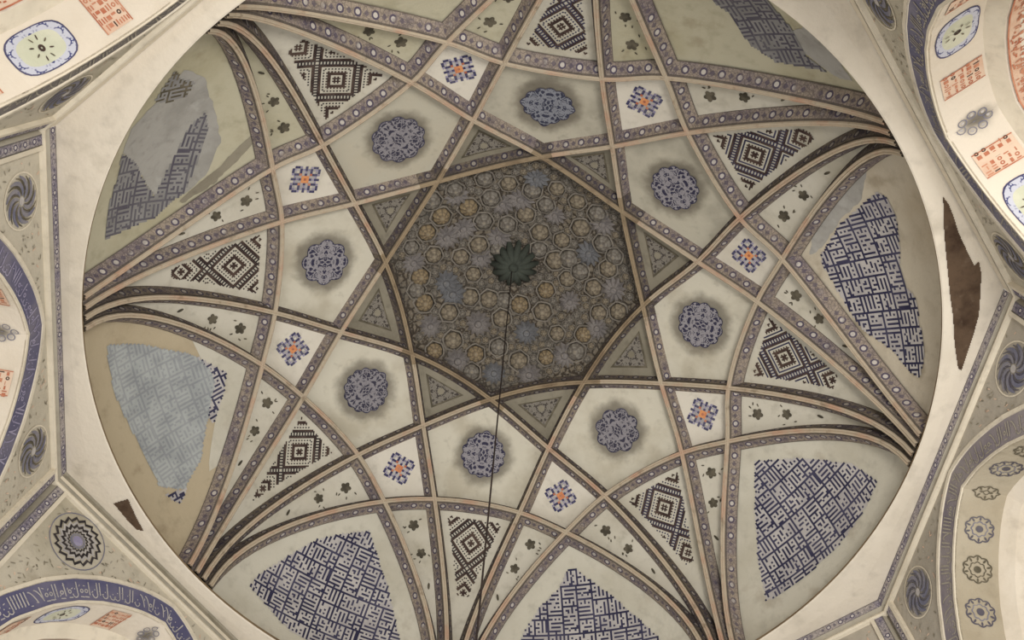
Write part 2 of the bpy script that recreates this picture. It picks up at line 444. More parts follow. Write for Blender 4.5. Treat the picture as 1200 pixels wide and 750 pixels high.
# ------------------------------------------------------------------ setting: rim soffit and octagon
AP = 1.044                                     # apothem of the octagonal drum
T8 = math.tan(math.pi / 8)
th = np.linspace(0, 2 * math.pi, 193)[:-1]
def octr(t, a):
    d = (t - PHI + math.pi / 8) % (math.pi / 4) - math.pi / 8
    return a / np.cos(d)
rows = []
for r, z in ((1.045, 0.030), (1.012, 0.022), (1.000, 0.008), (0.9985, 0.0), (1.001, -0.003)):
    rows.append(np.stack([r * np.cos(th), r * np.sin(th), 0 * th + z], 1))
for f, z in ((0.5, -0.004), (1.0, -0.002)):
    ro = 1.004 + (octr(th, AP + 0.004) - 1.004) * f
    rows.append(np.stack([ro * np.cos(th), ro * np.sin(th), 0 * th + z], 1))
ro = octr(th, AP + 0.03)
rows.append(np.stack([ro * np.cos(th), ro * np.sin(th), 0 * th + 0.05], 1))
ringo = grid('ceiling', np.array(rows), ML['ring'], None, None, False, True)
ringo.data.materials.append(ML['lip'])
ringo.data.polygons.foreach_set('material_index', np.repeat([1, 1, 1, 0, 0, 0, 0], len(th)).astype(np.int32))
tag(ringo, kind='structure')

# ------------------------------------------------------------------ ribs
def sweep(c3, sec, closed=False):
    """cross-section sec = [(across, depth)] swept along c3"""
    T = np.gradient(c3, axis=0); T /= np.linalg.norm(T, axis=1)[:, None]
    N = c3 / np.linalg.norm(c3, axis=1)[:, None]
    N = N - T * (N * T).sum(1)[:, None]; N /= np.linalg.norm(N, axis=1)[:, None]
    B = np.cross(T, N)
    return np.stack([c3 + B * s + N * h for s, h in sec], 1)
W0, W1, HB = 0.0062, 0.0228, 0.041
RLAB = {}
for (kind, k), (c, par) in ribs.items():
    P = on(c, 0.0)
    L = np.r_[0, np.cumsum(np.linalg.norm(np.diff(P, axis=0), axis=1))] * RAD
    root = empty('vault_rib', P[0])
    hh = 0.0 if kind == 'long' else 0.0012
    body = sweep(P, [(-W1, HB), (-W0, hh), (W0, hh), (W1, HB)])
    kid(grid('rib_web', body, ML['rib'], None, None, False), root)
    for sgn in (-1, 1):
        # darker where it passes the sooty crown; crown-facing side has its shade painted in
        e = 0.0009
        bd = sweep(P, [(sgn * (W0 + 0.001 + e), hh + 0.001), (sgn * ((W0 + W1) / 2 + e), (HB + hh) / 2 - e), (sgn * (W1 + e), HB - e)])
        uv = np.stack([np.repeat(L[:, None], 3, 1), np.tile([0.0, 0.5, 1.0], (len(L), 1))], -1)
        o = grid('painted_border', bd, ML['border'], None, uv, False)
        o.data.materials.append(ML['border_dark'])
        rr = np.hypot(c[:, 0], c[:, 1])
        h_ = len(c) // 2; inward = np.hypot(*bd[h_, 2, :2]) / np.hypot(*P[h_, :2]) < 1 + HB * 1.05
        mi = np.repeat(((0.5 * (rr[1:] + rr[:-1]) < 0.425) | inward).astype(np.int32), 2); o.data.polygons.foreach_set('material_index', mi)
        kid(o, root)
    w = W0 + 0.0008
    ss = [(-w, hh + 0.001), (-w * 0.8, hh - 0.0035), (-w * 0.35, hh - 0.0045), (0, hh - 0.0015), (w * 0.35, hh - 0.0045), (w * 0.8, hh - 0.0035), (w, hh + 0.001)]
    o = grid('ridge_moulding', sweep(P, ss), ML['ridge'], None, None, False)
    o.data.materials.append(ML['ridge_dark'])
    mi = np.repeat((0.5 * (rr[1:] + rr[:-1]) < 0.425).astype(np.int32), 6); o.data.polygons.foreach_set('material_index', mi)
    kid(o, root)
    a, b = SIDE[k], SIDE[(k + (3 if kind == 'long' else 2)) % 8]
    if kind == 'long':
        lb = 'long painted rib passing the crown, from the %s springing to the %s one' % (a, b)
    else:
        lb = 'short outer painted rib from the %s springing to the %s one' % (a, b)
    tag(root, lb, 'rib', 'long ribs round the crown' if kind == 'long' else 'short outer ribs')

# ------------------------------------------------------------------ cell surfaces
def panel(name, loops, mat, label, cat, group, uvc=None, uvax=None, rings=9, d=DEP, quad=False):
    B = np.vstack([l[:-1] for l in loops])
    keep = [0]
    for i in range(1, len(B)):
        if np.linalg.norm(B[i] - B[keep[-1]]) > 1e-5: keep.append(i)
    B = B[keep]; n = len(B)
    A = 0.5 * abs(np.sum(B[:, 0] * np.roll(B[:, 1], -1) - B[:, 1] * np.roll(B[:, 0], -1)))
    cr = B[:, 0] * np.roll(B[:, 1], -1) - np.roll(B[:, 0], -1) * B[:, 1]
    c = ((B + np.roll(B, -1, 0)) * cr[:, None]).sum(0) / (3 * cr.sum())
    t = np.linspace(0, 1, rings + 1)[1:]
    if quad: t = 1 - (1 - t) ** 2
    Q = np.vstack([[c]] + [c + (B - c) * s for s in t])
    rq = np.hypot(Q[:, 0], Q[:, 1]); Q = Q * np.minimum(1, 0.9999 / rq)[:, None]
    V = on(Q, d)
    F = [(0, 1 + (j + 1) % n, 1 + j) for j in range(n)]
    F += gfaces(rings, n, 1, True)
    C3 = on(c, d)
    uv = None
    if uvc is not None:
        U, Vv = uvax; uv = np.stack([(V - uvc) @ U, (V - uvc) @ Vv], 1) * RAD
    e = [1 + (rings - 1) * n + j for j in range(n)]
    o = solid(name, V, F, None, mat, None, uv, 0.012, e)
    tag(o, label, cat, group)
    return o, c, C3
def frame_at(xy, d=DEP, dirpx=None):
    """tangent frame of the vault: C, U (outward-radial, downhill), V (tangential)"""
    C = on(xy, d); er = np.array([xy[0], xy[1], 0]) / np.hypot(*xy)
    r = np.hypot(*xy); s = (zf(r + 1e-3) - zf(r - 1e-3)) / 2e-3
    U = er + np.array([0, 0, float(s)]); U /= np.linalg.norm(U)
    V = np.array([-er[1], er[0], 0.0]); return C, U, V
def mapper(C, U, V, d):
    return lambda Q: conform(C + Q[:, :1] * U + Q[:, 1:2] * V, d)
ON = DEP - 0.0022                              # painted / raised ornament sits just proud of the cell

rnd = random.Random(5)
KITE = [".BBL.B.LBB.", "BLWBLBLBWLB", "BW.BWLWB.WB", "LBBRWBWRBBL", ".LWWOOOWWL.", "BBLBOROBLBB",
        ".LWWOOOWWL.", "LBBRWBWRBBL", "BW.BWLWB.WB", "BLWBLBLBWLB", ".BBL.B.LBB."]
def lobes(n, amp, pw=1.0, ph=0.0): return lambda a: 1 + amp * np.abs(np.cos(n * (a - ph) / 2)) ** pw - amp
MEDR = 0.079
medshape = [('round', lobes(12, 0.10)), ('round', lobes(12, 0.10)), ('almond', None), ('lobed', lobes(10, 0.12)),
            ('lozenge', lobes(8, 0.16)), ('lobed', lobes(10, 0.12)), ('lobed', lobes(12, 0.09)), ('lozenge', lobes(8, 0.16))]
whiter = {4, 5, 6}
for k in range(8):
    s = SIDE[k]
    # ---- pentagon
    loops = [seg('long', k - 2, ('A', k), ('B', k)), seg('long', k, ('B', k), ('C+', k)),
             seg('short', k - 1, ('C+', k), ('C-', k)), seg('long', k - 3, ('C-', k), ('B', k - 1)),
             seg('long', k - 1, ('B', k - 1), ('A', k))]
    cc = sum(node[q] for q in (('A', k), ('B', k), ('C+', k), ('C-', k), ('B', (k - 1) % 8))) / 5
    C, U, V = frame_at(cc)
    med_label = ['round', 'round', 'almond-shaped', 'broad', 'round', 'scalloped', 'eight-lobed', 'hexagonal'][k]
    m = pentmat('pentagon_plaster', (210, 204, 186) if k in (0, 4, 5, 6, 7) else (190, 184, 166),
                (190, 182, 162) if k not in (1, 2) else (166, 160, 144), MEDR * RAD)
    o, c, C3 = panel('pentagonal_panel', loops, m,
        'pentagonal plaster cell with blue-grey arabesque medallion, %s of the crown' % s, 'panel',
        'pentagonal cells round the crown', C, (U, V))
    f = Flat()
    if k == 2: fn = lambda a: (1 + 0.10 * np.abs(np.cos(6 * a)) - 0.1) * (1 - 0.22 * np.abs(np.cos(a))) * (1 + 0.25 * np.maximum(0, np.cos(a + math.pi)) ** 14)
    elif k == 6 or k == 5: fn = lambda a: (1 + 0.10 * np.abs(np.cos(7 * a)) - 0.1) * (1 + 0.12 * np.maximum(0, np.cos(a + math.pi)) ** 16)
    else: fn = medshape[k][1]
    R_ = MEDR * (1.05 if k in (3, 2) else 0.97)
    f.ring((0, 0), 0, R_ * 0.45, 96, 0, fn); f.ring((0, 0), R_ * 0.45, R_ * 0.93, 96, 0, fn); mo = f.build('medallion', mapper(C, U, V, ON - 0.002), [ML[['arab0', 'arab0', 'arab2', 'arab1', 'arab0', 'arab1', 'arab0', 'arab1'][k]], ML['ink']], o)
    f = Flat(); f.ring((0, 0), R_ * 0.93, R_ * 0.965, 96, 0, fn); f.build('scalloped_edge', mapper(C, U, V, ON - 0.0022), [ML['ink']], mo)
    # ---- kite
    loops = [seg('long', k, ('B', k), ('C+', k)), seg('short', k - 1, ('C+', k), ('D', k)),
             seg('short', k, ('D', k), ('C-', k + 1)), seg('long', k - 2, ('C-', k + 1), ('B', k))]
    hs = ['right, just above the springing', 'upper right', 'top', 'upper left', 'left', 'lower left', 'bottom', 'lower right'][k]
    between = '%s and %s' % (SIDE[k], SIDE[(k + 1) % 8])
    o, c, C3 = panel('kite_panel', loops, ML['kite'],
        'white kite cell with orange-blue square, between the %s medallions' % between, 'panel', 'kite cells')
    C, U, V = frame_at(c)
    f = Flat(); cs = 0.0076; rot = [0.78, 0.15, 0.0, 0.3, 0.25, 0.0, 0.35, 0.3][k]
    n = len(KITE)
    for i, row in enumerate(KITE):
        for j, ch in enumerate(row):
            if ch == '.': continue
            mi = 'BLWOR'.index(ch); x, y = (i - n / 2 + .5) * cs, (j - n / 2 + .5) * cs
            q = np.array([(-.5, -.5), (.5, -.5), (.5, .5), (-.5, .5)]) * cs * (0.98 if ch != 'L' else 0.8) + (x, y)
            ca, sa = math.cos(rot), math.sin(rot)
            f.poly(np.stack([q[:, 0] * ca - q[:, 1] * sa, q[:, 0] * sa + q[:, 1] * ca], 1), mi)
    f.build('square_motif', mapper(C, U, V, ON), [ML[q] for q in ('navy', 'lilac', 'white', 'orange', 'rust')], o)
    # ---- brick-mosaic triangle
    loops = [seg('long', k, ('T', k), ('C+', k)), seg('short', k - 1, ('C+', k), ('C-', k)), seg('long', k - 3, ('C-', k), ('T', k)), [tip(k, -0.75), tip(k, 0.75)]]
    o, c, C3 = panel('triangular_panel', loops, ML['cell'],
        'triangular cell with dark stepped brick lozenges, pointing at the %s springing' % s, 'panel', 'triangular brick-mosaic cells')
    mid = (node['C+', k] + node['C-', k]) / 2; er = mid / np.linalg.norm(mid)
    C, U, V = frame_at(mid + er * 0.085)
    Bp = [np.vstack([seg('long', k, ('C+', k), ('T', k))]), np.vstack([seg('long', k - 3, ('C-', k), ('T', k))])]
    def loc(xyq, d=DEP, C=C, U=U, V=V):
        P = on(xyq, d); return np.stack([(P - C) @ U, (P - C) @ V], 1)
    a_, b_ = loc(Bp[0]), loc(Bp[1])
    poly = np.vstack([a_, b_[::-1]])
    hw = abs(a_[0, 1] - b_[0, 1]) / 2
    cs = 0.0043; f = Flat(); N_ = 52; per = 25
    base = loc(seg('short', k - 1, ('C+', k), ('C-', k)))
    for i in range(-N_, N_):
        for j in range(-N_, N_):
            x, y = (i + j) * cs / math.sqrt(2) * 1.05, (i - j) * cs / math.sqrt(2)
            if x > 0.17 + 0.02 * (k % 3) or x < -0.075: continue
            wid = np.interp(x, a_[:, 0], a_[:, 1]) - np.interp(x, b_[:, 0], b_[:, 1]) if a_[-1, 0] > a_[0, 0] else hw
            ym = (np.interp(x, a_[:, 0], a_[:, 1]) + np.interp(x, b_[:, 0], b_[:, 1])) / 2
            half = abs(wid) / 2 - 0.045
            if x < base[:, 0].mean() + 0.036: continue
            if half < 0 or abs(y - ym) > half: continue
            ii, jj = (i + 12) % per - 12, (j + 12) % per - 12
            mm = max(abs(ii), abs(jj)); st = (min(abs(ii), abs(jj)) + 0) % 2
            mt = None
            if mm == 0: mt = None if k in (2, 3, 7) else 0
            elif mm == 1: mt = 0
            elif mm == 2: mt = 0 if st else None
            elif mm in (4, 5): mt = 0
            elif mm == 6: mt = 0 if st else None
            elif mm == 8: mt = 1 if st or k in (1, 0) else None
            elif mm in (10, 11): mt = 0 if mm == 10 or st else 1
            elif mm == 12: mt = 1 if st else None
            if mt is None: continue
            e = cs * 0.5; q = np.array([(-e, 0), (0, -e), (e, 0), (0, e)]) * 1.44 + (x, y)
            f.poly(q, mt)
    oo = f.build('brick_mosaic', mapper(C, U, V, ON), [ML['brown'], ML['ink'] if k in (0, 1, 2, 7) else ML['black']], o)
    if oo: tag(oo, kind='stuff')
    # ---- two floral triangles
    for sg in (1, -1):
        if sg == 1:
            loops = [seg('long', k, ('T', k), ('C+', k)), seg('short', k - 1, ('C+', k), ('D', k)), seg('short', k, ('D', k), ('T', k)), [tip(k, 2.3), tip(k, 0.75)]]
            tri = (node['C+', k], node['D', k], tip(k, 1.5))
        else:
            loops = [seg('long', k - 3, ('T', k), ('C-', k)), seg('short', k - 1, ('C-', k), ('D', k - 1)), seg('short', k - 2, ('D', k - 1), ('T', k)), [tip(k, -2.3), tip(k, -0.75)]]
            tri = (node['C-', k], node['D', (k - 1) % 8], tip(k, -1.5))
        side2 = SIDE[(k + (1 if sg == 1 else -1)) % 8]
        o, c, C3 = panel('floral_panel', loops, ML['cell'] if k not in (2, 3) else ML['petal_green'],
            'narrow flower-sprig cell at the %s springing, towards the %s one' % (s, side2), 'panel', 'narrow flower cells')
        mb = (tri[0] + tri[1]) / 2
        for q, sz in ((0.17, 0.019), (0.37, 0.017), (0.58, 0.011)):
            pos = mb + (tri[2] - mb) * q
            C, U, V = frame_at(pos); f = Flat(); rr = random.Random(k * 10 + sg + int(q * 100))
            if q > 0.5: f.leaf((0, 0), sz * 1.9, sz * 0.7, 0.2, 0)
            else:
                n = 5; a0 = rr.random()
                for i in range(n):
                    a = a0 + i * 2 * math.pi / n
                    f.leaf((math.cos(a) * sz * .45, math.sin(a) * sz * .45), sz * 1.0, sz * 0.75, a, 0)
                f.disc((0, 0), sz * .25, 6, 1)
                for i in range(4):
                    a = rr.random() * 6.28; L = sz * (1.3 + rr.random() * .7)
                    f.leaf((math.cos(a) * L, math.sin(a) * L), sz * .55, sz * .22, a + rr.uniform(-1, 1), 0 if i % 2 else 2)
            tag(f.build('flower_sprig', mapper(C, U, V, ON), [ML['sprig'], ML['olive'], ML['sprig']], o), kind='stuff')
    # ---- small sooty triangles against the crown
    loops = [seg('long', k - 1, ('A', k), ('A', k + 1)), seg('long', k, ('A', k + 1), ('B', k)), seg('long', k - 2, ('B', k), ('A', k))]
    o, c, C3 = panel('spandrel_panel', loops, ML['dull'],
        'small sooty triangular cell by the crown, between the %s medallions' % between, 'panel', 'small triangular cells at the crown')
    tri = [node['A', k], node['A', (k + 1) % 8], node['B', k]]
    C, U, V = frame_at(c)
    f = Flat(); tl = [((on(q, DEP) - C) @ U, (on(q, DEP) - C) @ V) for q in tri]
    for s0, s1, mi in ((0.47, 0.40, 1), (0.40, 0.0, 0)):
        for i in range(3):
            p, q = np.array(tl[i]), np.array(tl[(i + 1) % 3])
            for a, b in ((0, .34), (.34, .67), (.67, 1)):
                pa, pb = p + (q - p) * a, p + (q - p) * b
                f.poly([pa * s0, pb * s0, pb * s1, pa * s1] if s1 else [pa * s0, pb * s0, (0, 0)], mi)
    f.build('corner_ornament', mapper(C, U, V, ON), [ML['arabt'], ML['olive']], o)
    f = Flat(); f.disc((0, 0), 0.0115, 8, 0); f.build('centre_boss', mapper(C, U, V, ON - 0.002), [ML['dull']], o)

# ------------------------------------------------------------------ petals with square kufic
LET = [
 ["###.#.#.#", "#######.#####", "#.#####.###", "####.#.#.#.##"],
 ["#.#.#.#.#", "#.###.#.###.#", "#.#.#.#.#.#", "#.##.#.#.#.#"+"#"],
 ["###.#.#.#", "###.#.#####.#", "###.#.#.###", "#..###.#.##.#"],
 ["..#.#.#.#", "..#.#.###.#.#", "#.#.#.#...#", "####.###.#.##"],
 ["###.#.#.#", "###.###.###.#", "###.#.#.###", "...#.###.#.##"],
 ["#.#.#.#.#", "#.#.#.#.#.#.#", "#.#.#.#.#..", "####.#.###..#"],
 ["#######.#", "###########.#", "###.#######", "#.#######..##"]]
def tile():
    rows = []
    for r in range(7): rows.append('.'.join(LET[r]) + '.')
    Wd = len(rows[0]); T_ = rows + ['.' * Wd]
    T2 = [r[Wd // 3:] + r[:Wd // 3] for r in T_]
    T3 = [r[2 * Wd // 3:] + r[:2 * Wd // 3] for r in T_]
    # a tall word standing across two rows now and then
    return T_ + T2 + T3
_T = tile(); _A = [r[:23] + '.' for r in _T[:23]] + ['.' * 24]
_Bt = [''.join(_T[j][(10 + i) % 36] for j in range(23)) + '.' for i in range(23)] + ['.' * 24]
TILE = [a + b for a, b in zip(_A, _Bt)] + [b + a for a, b in zip(_A, _Bt)]
def kufic(parent, name, px, base, mats, cs=0.0060, kind=None, seed=0):
    pts3 = np.array([sight(*q) for q in px]); C0 = pts3.mean(0); C = conform(C0[None], DEP)[0]
    xy = C[:2] / (1 + DEP); C, Ur, Vr = frame_at(xy)
    cu = np.mean(np.array(px), 0); A = sight(*(cu - np.array(base) * 12)); B = sight(*(cu + np.array(base) * 12))
    Nn = np.cross(Ur, Vr); U = (B - A) - Nn * ((B - A) @ Nn); U /= np.linalg.norm(U)
    V = np.cross(U, Nn)                        # letters read upright when seen from below
    up = sight(cu[0] + base[1] * 12, cu[1] - base[0] * 12) - C
    if up @ V < 0: V = -V
    L = np.stack([(pts3 - C) @ U, (pts3 - C) @ V], 1)
    L = L + 0
    x0, y0 = L.min(0); x1, y1 = L.max(0)
    ni, nj = int((x1 - x0) / cs) + 1, int((y1 - y0) / cs) + 1
    I, J = np.meshgrid(np.arange(ni), np.arange(nj), indexing='ij')
    Qc = np.stack([x0 + (I + .5) * cs, y0 + (J + .5) * cs], -1)
    ins = inside(Qc.reshape(-1, 2), L).reshape(ni, nj)
    f = Flat(); Wd = len(TILE[0]); Ht = len(TILE)
    for j in range(nj):
        i = 0
        while i < ni:
            if not ins[i, j]: i += 1; continue
            ch = TILE[(-j + seed) % Ht][(i + seed * 5) % Wd]
            e = i
            while e < ni and ins[e, j] and TILE[(-j + seed) % Ht][(e + seed * 5) % Wd] == ch and e - i < 8: e += 1
            f.rect(x0 + i * cs, y0 + j * cs, x0 + e * cs, y0 + (j + 1) * cs, 0 if ch == '#' else 1)
            i = e
    o = f.build(name, mapper(C, U, V, ON), mats, parent)
    if o: tag(o, kind='stuff')
    return o
def patch(parent, name, px, mat, d=ON, step=0.02):
    pts3 = np.array([sight(*q) for q in px]); C = pts3.mean(0); xy = C[:2] / (1 + DEP)
    C, U, V = frame_at(xy); L = np.stack([(pts3 - C) @ U, (pts3 - C) @ V], 1)
    # subdivide the outline, slightly ragged, and fan it over several rings
    B = resample(np.vstack([L, L[:1]]), 61)[:-1]; rr = random.Random(len(px)); B = B + np.array([(rr.uniform(-1, 1), rr.uniform(-1, 1)) for _ in B]) * 0.0025
    n = len(B); c = L.mean(0); f = Flat(); R = [c + (B - c) * t for t in np.linspace(0, 1, 6)]
    for a, b in zip(R[:-1], R[1:]):
        for i in range(n): f.poly([a[i], b[i], b[(i + 1) % n], a[(i + 1) % n]], 0)
    return f.build(name, mapper(C, U, V, d), [mat], parent)
bw = [ML['white'], ML['ink']]
PET = {
 0: ('petal_beige', 'worn beige vault petal with frayed blue square-script field, at the right'),
 1: ('petal_green', 'bare greenish vault petal with a sooty grey strip of script, at the upper right'),
 2: ('petal_green', 'foreshortened bare greenish vault petal at the top edge'),
 3: ('petal_green', 'stained vault petal with grey repair and dark script scraps, upper left'),
 4: ('petal_tan', 'tan vault petal with script field washed over pale grey, at the left'),
 5: ('petal', 'cream vault petal with an intact blue square-script field, at the lower left'),
 6: ('petal', 'cream vault petal with a pointed blue square-script field, at the bottom'),
 7: ('petal', 'cream vault petal with a broad blue square-script field, at the lower right')}
for k in range(8):
    arc = [regular(0.9999, PHI + k * math.pi / 4 + math.radians(a)) for a in np.linspace(42.7, 2.3, 24)]
    loops = [seg('short', k, ('T', k), ('D', k)), seg('short', k - 1, ('D', k), ('T', k + 1)), arc]
    mt, lb = PET[k]
    o, c, C3 = panel('vault_petal', loops, ML[mt], lb, 'panel', 'large petals above the rim', rings=14, quad=True)
    if k == 7:
        kufic(o, 'script_field', [(884,540),(940,536),(1000,543),(1033,565),(1015,600),(985,640),(940,682),(897,712),(888,660),(884,600)], (.74, -.67), bw, seed=3)
    if k == 5:
        kufic(o, 'script_field', [(425,624),(433,622),(445,660),(455,690),(465,730),(472,765),(400,775),(340,747),(310,715),(287,690),(300,675),(340,650),(370,633),(400,626)], (.91, .42), bw, seed=7)
    if k == 6:
        kufic(o, 'script_field', [(665,668),(675,668),(715,697),(745,722),(775,750),(795,775),(720,800),(640,800),(600,770),(612,745),(630,715),(655,690)], (.995, -.1), bw, seed=1)
    if k == 0:
        kufic(o, 'script_field', [(1030,222),(1042,228),(1052,250),(1056,290),(1055,310),(1062,335),(1075,350),(1080,380),(1088,415),(1083,450),(1070,440),(1045,410),(1015,390),(1000,370),(982,340),(965,310),(963,298),(985,262),(1010,240)], (.30, .95), bw, seed=4)
        patch(o, 'grey_stain', [(985,205),(1020,198),(1010,235),(985,258),(965,290),(950,300),(955,260),(970,230)], ML['grey'], ON + .0008)
    if k == 4:
        kufic(o, 'washed_script_field', [(118,403),(160,402),(225,415),(245,430),(252,450),(243,490),(235,540),(215,578),(185,575),(160,520),(130,460)], (.87, -.5), [ML['gw'], ML['gd']], seed=2)
        kufic(o, 'script_fragment', [(230,418),(265,437),(262,460),(250,498),(243,487),(251,450),(245,435)], (.87, -.5), bw, seed=2)
        kufic(o, 'script_fragment', [(193,580),(218,572),(212,592),(205,588)], (.87, -.5), bw, seed=2)
        patch(o, 'pale_patch', [(215,385),(250,395),(300,425),(290,480),(262,540),(240,560),(255,500),(270,450),(262,430)], ML['petal'], ON + .0008)
    if k == 3:
        patch(o, 'grey_repair', [(140,180),(150,150),(180,120),(215,78),(238,88),(252,130),(258,165),(240,205),(215,228),(180,232),(158,195)], ML['grey'], ON + .0008)
        patch(o, 'grey_stain', [(303,150),(306,155),(280,185),(250,215),(212,238),(206,236),(240,212),(272,180)], ML['dull'], ON + .0004)
        dk = [ML['white_dull'], ML['ink_dull']]
        kufic(o, 'script_fragment', [(120,283),(125,240),(137,205),(140,180),(158,190),(170,215),(180,230),(205,180),(222,145),(240,130),(243,150),(230,190),(215,225),(180,255),(150,268)], (.22, -.97), dk, seed=2)
        kufic(o, 'script_fragment', [(180,118),(205,82),(212,92),(228,95),(218,112),(195,120)], (.97, -.22), [ML['white_dull'], ML['olive']], seed=5)
    if k == 1:
        kufic(o, 'sooty_script_field', [(830,-12),(838,2),(855,15),(864,30),(880,52),(910,72),(950,80),(972,84),(945,65),(930,35),(905,5),(895,-12)], (.5, .86), [ML['white_dull'], ML['ink_dull']], seed=6)
        patch(o, 'grey_stain', [(928,35),(950,30),(975,60),(1000,95),(985,92),(960,75),(942,60)], ML['grey'], ON + .0008)

# ------------------------------------------------------------------ crown of muqarnas knobs
loops = [seg('long', k - 1, ('A', k), ('A', k + 1)) for k in range(8)]
B = np.vstack([l[:-1] for l in loops]); n = len(B)
Q = np.vstack([[0, 0]] + [B * s for s in np.linspace(0, 1, 11)[1:]])
crown = solid('crown_shell', on(Q, DEP + 0.012), [(0, 1 + (j + 1) % n, 1 + j) for j in range(n)] + gfaces(10, n, 1, True), None, ML['crown'], None, None, 0.012, [1 + 9 * n + j for j in range(n)])
tag(crown, 'sooty octagonal crown of the vault, crowded with fluted stucco knobs and stars', 'crown')
KN = [(596,214.7,0),(568,209,2),(624,222.7,2),(653,221,0),(677,236,0),(549,242.7,1),(517,253,1),(500,272,1),(566.7,258.7,2),(594.7,262.7,2),
 (616,250.7,0),(633,272,0),(658.7,281,0),(681,266.7,0),(706.7,285,2),(561,286.7,0),(540,301,0),(508,298.7,0),(492,324,1),(554.7,321,0),
 (650.7,305,0),(713,314.7,0),(696,337,0),(665,326.7,0),(640,340,1),(550.7,348,0),(573,350.7,0),(590.7,352,2),(609,357,1),(497,354.7,1),
 (526,366,0),(636,365,0),(702,366.7,0),(588,373,0),(653,390.7,0),(684,392,1),(640,418.7,1),(608,422.7,0),(584,406.7,2),
 (557,414.7,1),(530.7,398.7,0),(509,411,1),(720,300,2),(552,436,2),(533,222,2),(700,250,2),(482,290,2),(640,240,2),(675,412,2),(488,340,2),
 (575,232,2),(725,365,0),(505,235,2),(632,292,2),(583,292,2),(667,303,2),(680,318,2)]
ST = [(589,238.7,0),(650.7,252,0),(542.7,268,0),(584,278,0),(522.7,332,1),(690.7,297,1),(668,354,0),(720,340,0),(534.7,229,0),(706.7,262,0),
 (562.7,302.7,0),(484,308,0),(629,209,1),(560,380,0),(617,390.7,1),(504,382.7,0),(662,417,0),(578.7,438,1),(536,424,0),(620,440,0),(610,233,0),(523,278,0),(700,385,0),(530,345,1)]
def knob_mesh(idx):
    nf, ns = 20, 6; R = 0.0225; V = []; F = []
    V.append((0, 0, -0.017))
    for i in range(1, ns + 1):
        t = i / ns * math.pi / 2
        for j in range(nf):
            a = 2 * math.pi * j / nf; r = R * math.sin(t) * (1 - 0.05 * (j % 2))
            V.append((r * math.cos(a), r * math.sin(a), -0.017 * math.cos(t)))
    # hexagonal collar
    for rr, zz in ((R * 1.08, 0.003), (R * 1.12, -0.004), (R * 1.28, -0.003), (R * 1.3, 0.006)):
        for j in range(nf):
            a = 2 * math.pi * j / nf; h = 1 / math.cos((a + math.pi / 6) % (math.pi / 3) - math.pi / 6) * 0.93
            V.append((rr * h * math.cos(a), rr * h * math.sin(a), zz))
    F = [(0, 1 + j, 1 + (j + 1) % nf) for j in range(nf)]
    for i in range(ns + 3): F += [(1 + i * nf + j, 1 + i * nf + (j + 1) % nf, 1 + (i + 1) * nf + (j + 1) % nf, 1 + (i + 1) * nf + j) for j in range(nf)]
    me = bpy.data.meshes.new('knob'); me.from_pydata([(x * RAD, y * RAD, z * RAD) for x, y, z in V], [], F)
    me.materials.append(ML[('knob', 'knob2', 'knobg')[idx]])
    cut = 1 + nf * ns
    Vc = V[cut:]; Fc = [(i * nf + j, i * nf + (j + 1) % nf, (i + 1) * nf + (j + 1) % nf, (i + 1) * nf + j) for i in range(3) for j in range(nf)]
    mc = bpy.data.meshes.new('collar'); mc.from_pydata([(x * RAD, y * RAD, z * RAD) for x, y, z in Vc], [], Fc); mc.materials.append(ML['knob3'])
    me.clear_geometry(); me.from_pydata([(x * RAD, y * RAD, z * RAD) for x, y, z in V[:cut]], [], F[:nf * ns])
    return me, mc
def star_mesh(idx):
    nf = 24; R = 0.036; V = [(0, 0, -0.011)]; F = []
    for rr, zz, am in ((0.2, -0.010, 0), (0.28, -0.004, 0), (0.62, -0.006, .004), (1.0, 0.001, .003)):
        for j in range(nf):
            a = 2 * math.pi * j / nf; p = j % 2; r = R * rr * (1 - 0.22 * p * (rr > 0.9))
            V.append((r * math.cos(a), r * math.sin(a), zz + am * (1 if p else -1)))
    for j in range(nf):
        a = 2 * math.pi * j / nf; V.append((R * 1.0 * math.cos(a) * (1 - .22 * (j % 2)), R * math.sin(a) * (1 - .22 * (j % 2)), 0.016))
    F = [(0, 1 + j, 1 + (j + 1) % nf) for j in range(nf)]
    for i in range(4): F += [(1 + i * nf + j, 1 + i * nf + (j + 1) % nf, 1 + (i + 1) * nf + (j + 1) % nf, 1 + (i + 1) * nf + j) for j in range(nf)]
    me = bpy.data.meshes.new('star'); me.from_pydata([(x * RAD, y * RAD, z * RAD) for x, y, z in V], [], F)
    me.materials.append(ML[('star', 'star2')[idx]]); return me
def knobmat(name, a, b, n):
    m = Mt(name); sx = m.t.nodes.new('ShaderNodeSeparateXYZ'); m.t.links.new(m.obj(), sx.inputs[0])
    x, y = X(m.t, sx.outputs[0]), X(m.t, sx.outputs[1]); r = (x * x + y * y).sqrt(); an = y.atan2(x)
    pet = (an * n).sin() * 0.5 + 0.5; rings = (r * 190.0).sin() * 0.5 + 0.5
    c = m.mix(m.noise(18, 4).ramp(0.4, 0.65), a, b)
    c = m.mix(pet.ramp(0.55, 0.95) * r.ramp(0.02, 0.05) * 0.55, c, (84, 76, 66))
    c = m.mix(rings.ramp(0.6, 0.95) * 0.4, c, (92, 84, 76))
    c = m.mix((r.ramp(0.0, 0.03) - 1).abs() * 0.6, c, (186, 174, 152))
    m.bump(pet, 0.5, 0.02); return m.out(c)
ML['knob'] = knobmat('fluted_knob_plaster', (150, 138, 118), (126, 116, 100), 6)
ML['knob2'] = knobmat('fluted_tan_knob_plaster', (156, 138, 108), (130, 114, 90), 8)
ML['knobg'] = knobmat('fluted_grey_knob_plaster', (142, 136, 126), (116, 110, 102), 5)
